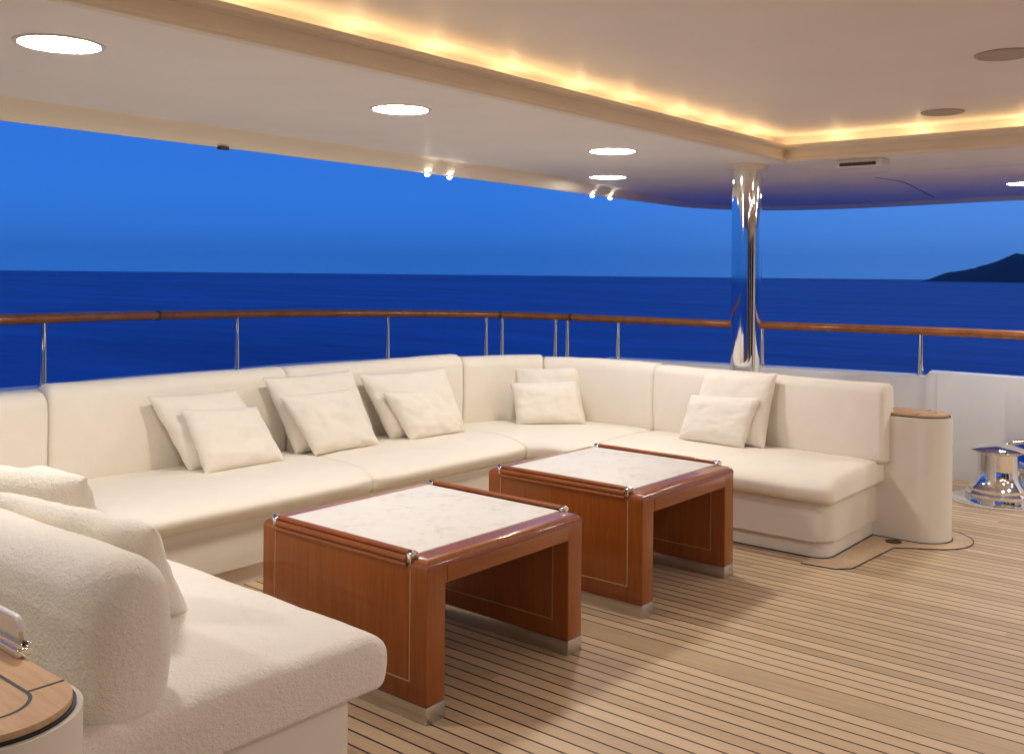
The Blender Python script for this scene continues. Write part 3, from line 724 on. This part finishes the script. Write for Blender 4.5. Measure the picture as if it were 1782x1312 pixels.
pillow((5.36, 4.36, Zp), (5.70, 4.02, Zp), (5.76, 4.14, 0.83), (5.47, 4.49, 0.82), 0.12, "big cream pillow in the sofa's rounded corner, mostly hidden by a small one", 7)
pillow((5.25, 4.29, Zp), (5.60, 3.95, Zp), (5.63, 4.06, 0.748), (5.27, 4.37, 0.74), 0.11, "small plump cream pillow sitting in the rounded corner of the sofa", 8)
pillow((5.57, 3.14, Zp), (5.55, 2.60, Zp), (5.66, 2.57, 0.91), (5.67, 3.07, 0.885), 0.13, "big square cream pillow leaning on the backrest below the chrome pillar", 9)
pillow((5.49, 3.16, Zp), (5.46, 2.69, Zp), (5.56, 2.63, 0.76), (5.56, 3.11, 0.742), 0.11, "small cream pillow in front of the big one below the chrome pillar", 10)
pillow((1.36, 3.10, Zp), (1.64, 2.58, Zp), (1.44, 2.44, 0.80), (1.22, 2.96, 0.86), 0.15, "big cream pillow tucked behind the near sofa arm, one corner showing", 11, M_TERRY)
pillow((1.46, 3.98, Zp), (1.88, 3.46, Zp), (1.64, 3.20, 0.80), (1.28, 3.62, 0.84), 0.17, "crumpled cream pillow lying over the back of the near sofa arm", 12, M_TERRY, wr=0.014)

# ------------------------------------------------------------------ mooring bollards
def bollard(cx, cy, label):
    t = thing("mooring_bollard", label, "bollard", (cx, cy, 0), None)
    bm = bmesh.new(); add_lathe(bm, [(0.30, 0.001), (0.298, 0.010), (0.285, 0.014), (0.20, 0.014)], cx, cy, 64); obj("deck_plate", bm, M_CHROME, t)
    bm = bmesh.new(); add_lathe(bm, [(0.312, 0.001), (0.312, 0.005), (0.296, 0.006)], cx, cy, 64); obj("sealant_ring", bm, M_TRIM, t)
    bm = bmesh.new(); add_lathe(bm, [(0.205, 0.012), (0.205, 0.050), (0.195, 0.058), (0.185, 0.066), (0.185, 0.085), (0.160, 0.105), (0.142, 0.135), (0.132, 0.17), (0.127, 0.21), (0.127, 0.315)], cx, cy, 64); obj("barrel", bm, M_CHROME, t)
    bm = bmesh.new(); add_lathe(bm, [(0.127, 0.312), (0.150, 0.322), (0.178, 0.334), (0.184, 0.342), (0.178, 0.347), (0.12, 0.363), (0.05, 0.381), (0, 0.386)], cx, cy, 64); obj("cap", bm, M_CHROME, t)
bollard(7.26, 1.70, "polished steel mooring bollard standing on deck beside the teak capped column")

# ------------------------------------------------------------------ thin sea haze that softens the horizon and the island
bm = bmesh.new(); add_box(bm, -4000, 4000, -4000, 4000, -7.0, 85.0)
M = bpy.data.materials.new("sea_haze"); M.use_nodes = True
M.node_tree.nodes.remove(M.node_tree.nodes["Principled BSDF"])
v = nd(M, "ShaderNodeVolumePrincipled"); v.inputs["Color"].default_value = (0.72, 0.84, 0.95, 1); v.inputs["Density"].default_value = 0.00013
lk(M, v.outputs[0], M.node_tree.nodes["Material Output"].inputs["Volume"])
hz = obj("haze", bm, M, smooth=False); hz["kind"] = "stuff"
